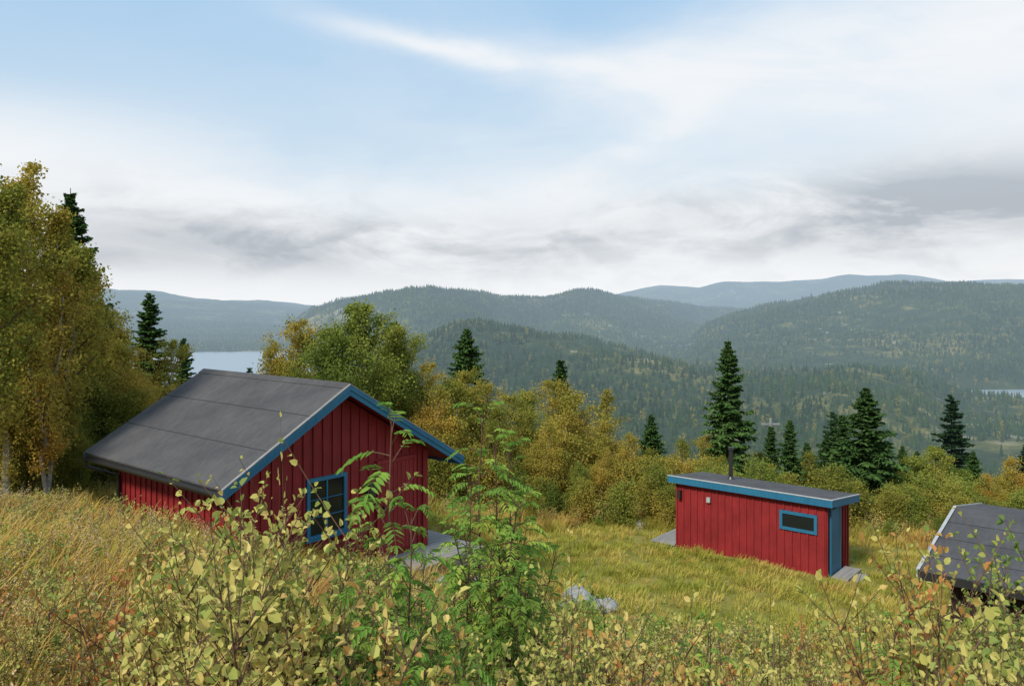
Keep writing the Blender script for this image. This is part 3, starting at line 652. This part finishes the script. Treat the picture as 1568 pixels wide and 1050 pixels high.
# ------------------------------------------------------------------ near vegetation
def inside(x,y,ox,oy,x0,x1,y0,y1):
    dx=x-ox;dy=y-oy; lx=.64*dx+.768*dy; ly=-.768*dx+.64*dy
    return (lx>x0)&(lx<x1)&(ly>y0)&(ly<y1)
def blocked(x,y):
    return inside(x,y,-.2033*16,16,-2.2,2.5,.45,5)|inside(x,y,-.2033*16,16,.8,3.4,-.8,2.3)|inside(x,y,8.247,21,-.1,1.95,-.8,5.3)|inside(x,y,.5535*19,19,-3,3,-6.5,-.5)
def lawnf(x,y): return np.clip(gau(x,y,7.0,19.0,4.8)*1.6+gau(x,y,2.8,22.5,3.6)*1.0+gau(x,y,10.5,21,3)*1.5,0,1)
GM=[grass(1,44,.40,.007,.2).mesh('g0',[M_grass]),grass(2,36,.55,.006,.18,lean=.7).mesh('g1',[M_grass]),grass(3,46,.3,.008,.24).mesh('g2',[M_grass]),grass(4,60,.32,.008,.24,lean=.4).mesh('g3',[M_lawn])]
rs2=R(5); n=16500
y=1.2+np.sqrt(rs2.rand(n))*34*np.where(rs2.rand(n)<.3,.42,1); x=rs2.uniform(-.78,.78,n)*(y+2)
k=~blocked(x,y)&(x*x+(y)**2>1.2); x,y=x[k],y[k]; n=len(x)
lawn=lawnf(x,y)+.55*fbm(x/1.6,y/1.6,8,4)
isl=lawn>.42
s=rs2.uniform(.55,1.05,n)*np.where(isl,rs2.uniform(.3,.8,n),1.0)
idx=np.where(isl,np.where(rs2.rand(n)<.78,3,0),rs2.choice([0,1,2,3],n,p=[.35,.2,.30,.15]))
nl_=(x<-1.8)&(y<7.5)&(fbm(x/1.5,y/1.5,12,3)>-.05); idx=np.where(nl_&(rs2.rand(n)<.7),3,idx); s=np.where(nl_,s*1.35,s)
z=ground(x,y); sc3=np.stack([s*np.where(isl,2.0,1.4),s*np.where(isl,2.0,1.4),s],1)
scatter('meadow_grass',np.c_[x,y,z],sc3,np.c_[rs2.normal(size=n)*.1,rs2.normal(size=n)*.1,rs2.rand(n)*6.28],idx,GM)

HM=[herb(61,.5,9,.06,lps=14).mesh('h0',[M_herb,M_dry,M_flower,M_seed]),herb(62,.55,8,.05,flower=2).mesh('h1',[M_herb,M_dry,M_flower,M_seed]),
    herb(63,.7,7,.06,flower=3,red=.35).mesh('h2',[M_herb,M_dry,M_flower,M_seed]),herb(64,.4,10,.07,lps=16).mesh('h3',[M_rowan,M_dry,M_flower,M_seed]),
    herb(65,.75,6,.035,flower=3,lps=8,red=.2).mesh('h4',[M_herb,M_dry,M_flower,M_seed]),
    bush(66,.8,9,.045,.5,lps=18,twigs=4).mesh('h5',[M_bush,M_twig]),
    bush(67,.6,8,.04,.5,lps=18,twigs=4).mesh('h6',[M_bushr,M_twig]),
    rowan(68,.6,5,9,.2,.8,.25).mesh('h7',[M_rowan,M_twig])]
n=5600; y=1.8+np.sqrt(rs2.rand(n))*28*np.where(rs2.rand(n)<.6,.5,1); 
n2_=1100; y[:n2_]=rs2.uniform(3.,8.5,n2_)
x=rs2.uniform(-.75,.75,n)*(y+2)
k=~blocked(x,y)&(lawnf(x,y)<.4)&(x*x+y*y>4); x,y=x[k],y[k]; n=len(x)
w=fbm(x/3,y/3,9,3); left=(x<-.22*y)
idx=np.where(left,rs2.choice(8,n,p=[.24,.07,.22,.13,.16,.06,.10,.02]),rs2.choice(8,n,p=[.18,.03,.14,.15,.09,.19,.08,.14]))
idx=np.where((w>.2)&(rs2.rand(n)<.5),rs2.choice([2,6,4],n),idx); idx=np.where((w<-.25)&(rs2.rand(n)<.5),rs2.choice([3,7],n),idx)
s=rs2.uniform(.55,1.15,n)*np.where(left,.85,1)
scatter('meadow_herbs',np.c_[x,y,ground(x,y)],s,np.c_[rs2.normal(size=n)*.1,rs2.normal(size=n)*.1,rs2.rand(n)*6.28],idx,HM)

# bushes
UM=[bush(81,1.9,11,.045,.4,lps=34,twigs=9,lo=.62).mesh('bush_a',[M_bush,M_twig]),bush(82,1.9,8,.042,.3,lps=30,twigs=8,lo=.6).mesh('bush_b',[M_bushg,M_twig]),bush(83,1.4,12,.046,.5,lps=30,twigs=7).mesh('bush_c',[M_bush,M_twig]),bush(84,2.0,4,.048,.15,lps=22,twigs=6).mesh('bush_d',[M_bush,M_twig]),
    bush(85,1.4,9,.044,.5,lps=26,twigs=6).mesh('bush_e',[M_bushr,M_twig])]
UH=[1.9,1.9,1.4,2.0,1.4]
for px,yt,dp,v,w in [(425,700,4.2,0,.9),(362,725,4.5,0,.9),(318,750,4.7,0,.8),(505,800,4.3,1,.7),(400,780,3.9,2,.9),(270,790,4.8,0,.8),(470,860,3.6,2,.9),(300,870,3.8,2,1),(225,880,4.2,4,.9),(380,870,3.4,0,.9),(345,800,4.1,1,.7),
    (100,900,5,4,.8),(20,880,5.5,2,.7),(1450,780,5.8,0,.8),(1545,805,5.4,1,.9),(1410,895,5.2,2,.9),(1500,860,4.8,2,.9),(1340,965,5,4,.8),(900,885,5.4,1,.8),(985,905,5.2,2,.9),(1060,920,5.8,0,.7),(940,945,4.7,4,.9),
    (1100,870,5.8,3,1),(1185,856,6,3,.8),(680,900,4.6,1,.8),(800,905,4.7,2,.8),(415,598,4.6,3,.35),(860,790,5.6,3,.6),(1250,945,6,1,.7),(960,850,6,3,.6),(820,880,6.4,1,.6),(1150,980,4.8,4,.8),(170,985,4,1,.7),(880,980,4.2,0,.8),(1020,975,4.4,2,.8),(560,950,3.6,4,.7),(1240,990,4.6,0,.8),(1560,940,4,2,.8),(1475,830,5.0,4,.7),(1110,950,4.8,2,.8),(740,980,3.8,0,.8),(640,990,3.5,2,.8),(1290,930,5.8,4,.7)]:
    plant('leafy_bush',UM[v],UH[v],px,yt,dp,w)
RM=[rowan(91,1.9,1,36,.23).mesh('rowan_a',[M_rowan,M_twig]),rowan(92,1.7,3,44,.17).mesh('rowan_b',[M_rowan,M_twig]),rowan(93,1.3,4,26,.2,.7).mesh('rowan_c',[M_rowan,M_twig])]
RH=[1.9,1.7,1.3]
for px,yt,dp,v,w in [(592,645,4.6,0,.8),(625,790,4.4,2,.7),(742,636,6.4,1,.78),(775,690,6.5,1,.75),(725,735,6.0,1,.7),(755,680,6.2,1,.7),(600,900,3.9,2,.8),(760,840,5.6,2,.7),(700,960,3.8,2,.7),(650,860,4.7,1,.7),(1085,960,5,2,.7),(800,760,6.8,1,.7),(520,930,3.9,2,.7),(230,830,6.5,1,.7),(1370,960,5.2,1,.8),(570,820,4.8,1,.6)]:
    plant('rowan_sapling',RM[v],RH[v],px,yt,dp,w)
TH_=[birch(95,2.2,.45,16,.075,24,.02,multi=4,sig=.3).mesh('t0',[M_greenleaf,M_twig,M_twig]),birch(96,2.2,.45,16,.075,24,.02,multi=4,sig=.3).mesh('t1',[M_birchleaf,M_twig,M_twig])]
n=150; x=rs2.uniform(-16,22,n); y=rs2.uniform(26.5,32,n)+np.where(x<-7,-4,0)
s=rs2.uniform(.4,1.0,n); k=~inside(x,y,8.247,21,-1.2,3.2,-1.5,6); x,y,s=x[k],y[k],s[k]; n=len(x)
scatter('meadow_edge_shrubs',np.c_[x,y,ground(x,y)],s,np.c_[0*x,0*x,rs2.rand(n)*6],rs2.randint(0,2,n),TH_)

# ------------------------------------------------------------------ world
w=bpy.data.worlds.new('World'); sc.world=w; w.use_nodes=True; nt=w.node_tree; nt.nodes.clear()
sd=Vector((-.50,-.62,.70)).normalized(); el=math.asin(sd.z); az=math.atan2(sd.x,sd.y)
sky=nd(nt,'ShaderNodeTexSky',sky_type='NISHITA',sun_disc=False,sun_elevation=el,sun_rotation=az); sky.air_density=1.0; sky.dust_density=1.2; sky.ozone_density=1.5
tc=nt.nodes.new('ShaderNodeTexCoord'); sp=nd(nt,'ShaderNodeSeparateXYZ',{0:tc.outputs['Generated']})
X,Yv,Z=[S(nt,sp.outputs[k]) for k in range(3)]
u=X.m('ARCTAN2',Yv); e=Z/((X*X+Yv*Yv).m('SQRT')+.001)
def vec(a,b,c=0.0):
    n=nt.nodes.new('ShaderNodeCombineXYZ'); nt.links.new(a.k,n.inputs[0]); nt.links.new(b.k,n.inputs[1]); n.inputs[2].default_value=c; return n.outputs[0]
nA=noise(nt,vec(u*2.2,e*7.0),1.6,8,.62,.6); nB=noise(nt,vec(u*3.,e*9.0,4.),1.0,5,.5,.3); nC=noise(nt,vec(u*1.6,e*3.,9.),1.3,6,.55,.4)
nD=noise(nt,vec(u*4+e*5,e*12,2.),1.6,6,.55,.6); nE=noise(nt,vec(u*7.,e*17.,6.),1.3,6,.55,.4)
ew=e+(nB-.5)*.10
c1=(ew-(u*u*.2-u*.12+.295)); wd=u.sst(-.15,.55)*.085+.018
m1=c1.gauss(wd)*(nD.sst(.15,.65)*.5+.5)*u.sst(-.34,-.1)
c2=(ew-(u*.56+.113)); m2=c2.gauss(.028)*u.sst(.0,.08)*u.sst(.33,.2)*.6*nD.sst(.2,.6)
m3=nC.sst(.42,.75)*.45*u.sst(-.7,.3)
m4=(ew+nA*.09).sst(.27,.135)
m5=u.sst(.2,.6)*e.sst(.34,.16)*.6
m6=u.sst(-.25,-.6)*e.sst(.26,.16)*.8
inv=lambda s:s.inv()
cov=inv(inv(m1*.9)*inv(m2)*inv(m3)*inv(m4*.96)*inv(m5)*inv(m6))
gl=(e-.070).gauss(.036)*(u+.25).gauss(.38)*nA.sst(.32,.60)
gr=(e-.115).gauss(.046)*(u-.50).gauss(.24)*nA.sst(.27,.52)
gm=(e-.085).gauss(.055)*nE.sst(.42,.68)*.45
grey=(gl*.85+gr*1.15+gm).m('MINIMUM',1.0)
cc=mixc(nt,grey,(9.3,9.45,9.6),(4.7,5.1,5.6))
base=mixc(nt,.88,sky.outputs[0],mixc(nt,e.sst(.44,.10),(4.1,6.5,9.1),(6.6,8.0,9.2)))
col=mixc(nt,cov,base,cc)
bg=nd(nt,'ShaderNodeBackground',{'Color':col,'Strength':.1}); wo=nt.nodes.new('ShaderNodeOutputWorld'); nt.links.new(bg.outputs[0],wo.inputs[0])
L=bpy.data.lights.new('sun','SUN'); L.energy=3.6; L.angle=math.radians(9); L.color=(1,.94,.84)
lo=bpy.data.objects.new('sun',L); sc.collection.objects.link(lo); lo.rotation_euler=sd.to_track_quat('Z','Y').to_euler()

cam=bpy.data.cameras.new('camera'); cam.lens=F/1568*36; cam.sensor_width=36; cam.shift_y=-(525-HZ)/1568; cam.clip_start=.1; cam.clip_end=30000
co=bpy.data.objects.new('camera',cam); sc.collection.objects.link(co); co.location=(0,0,0); co.rotation_euler=(math.pi/2,0,0); sc.camera=co
sc.view_settings.view_transform='Standard'; sc.view_settings.look='None'; sc.view_settings.exposure=0
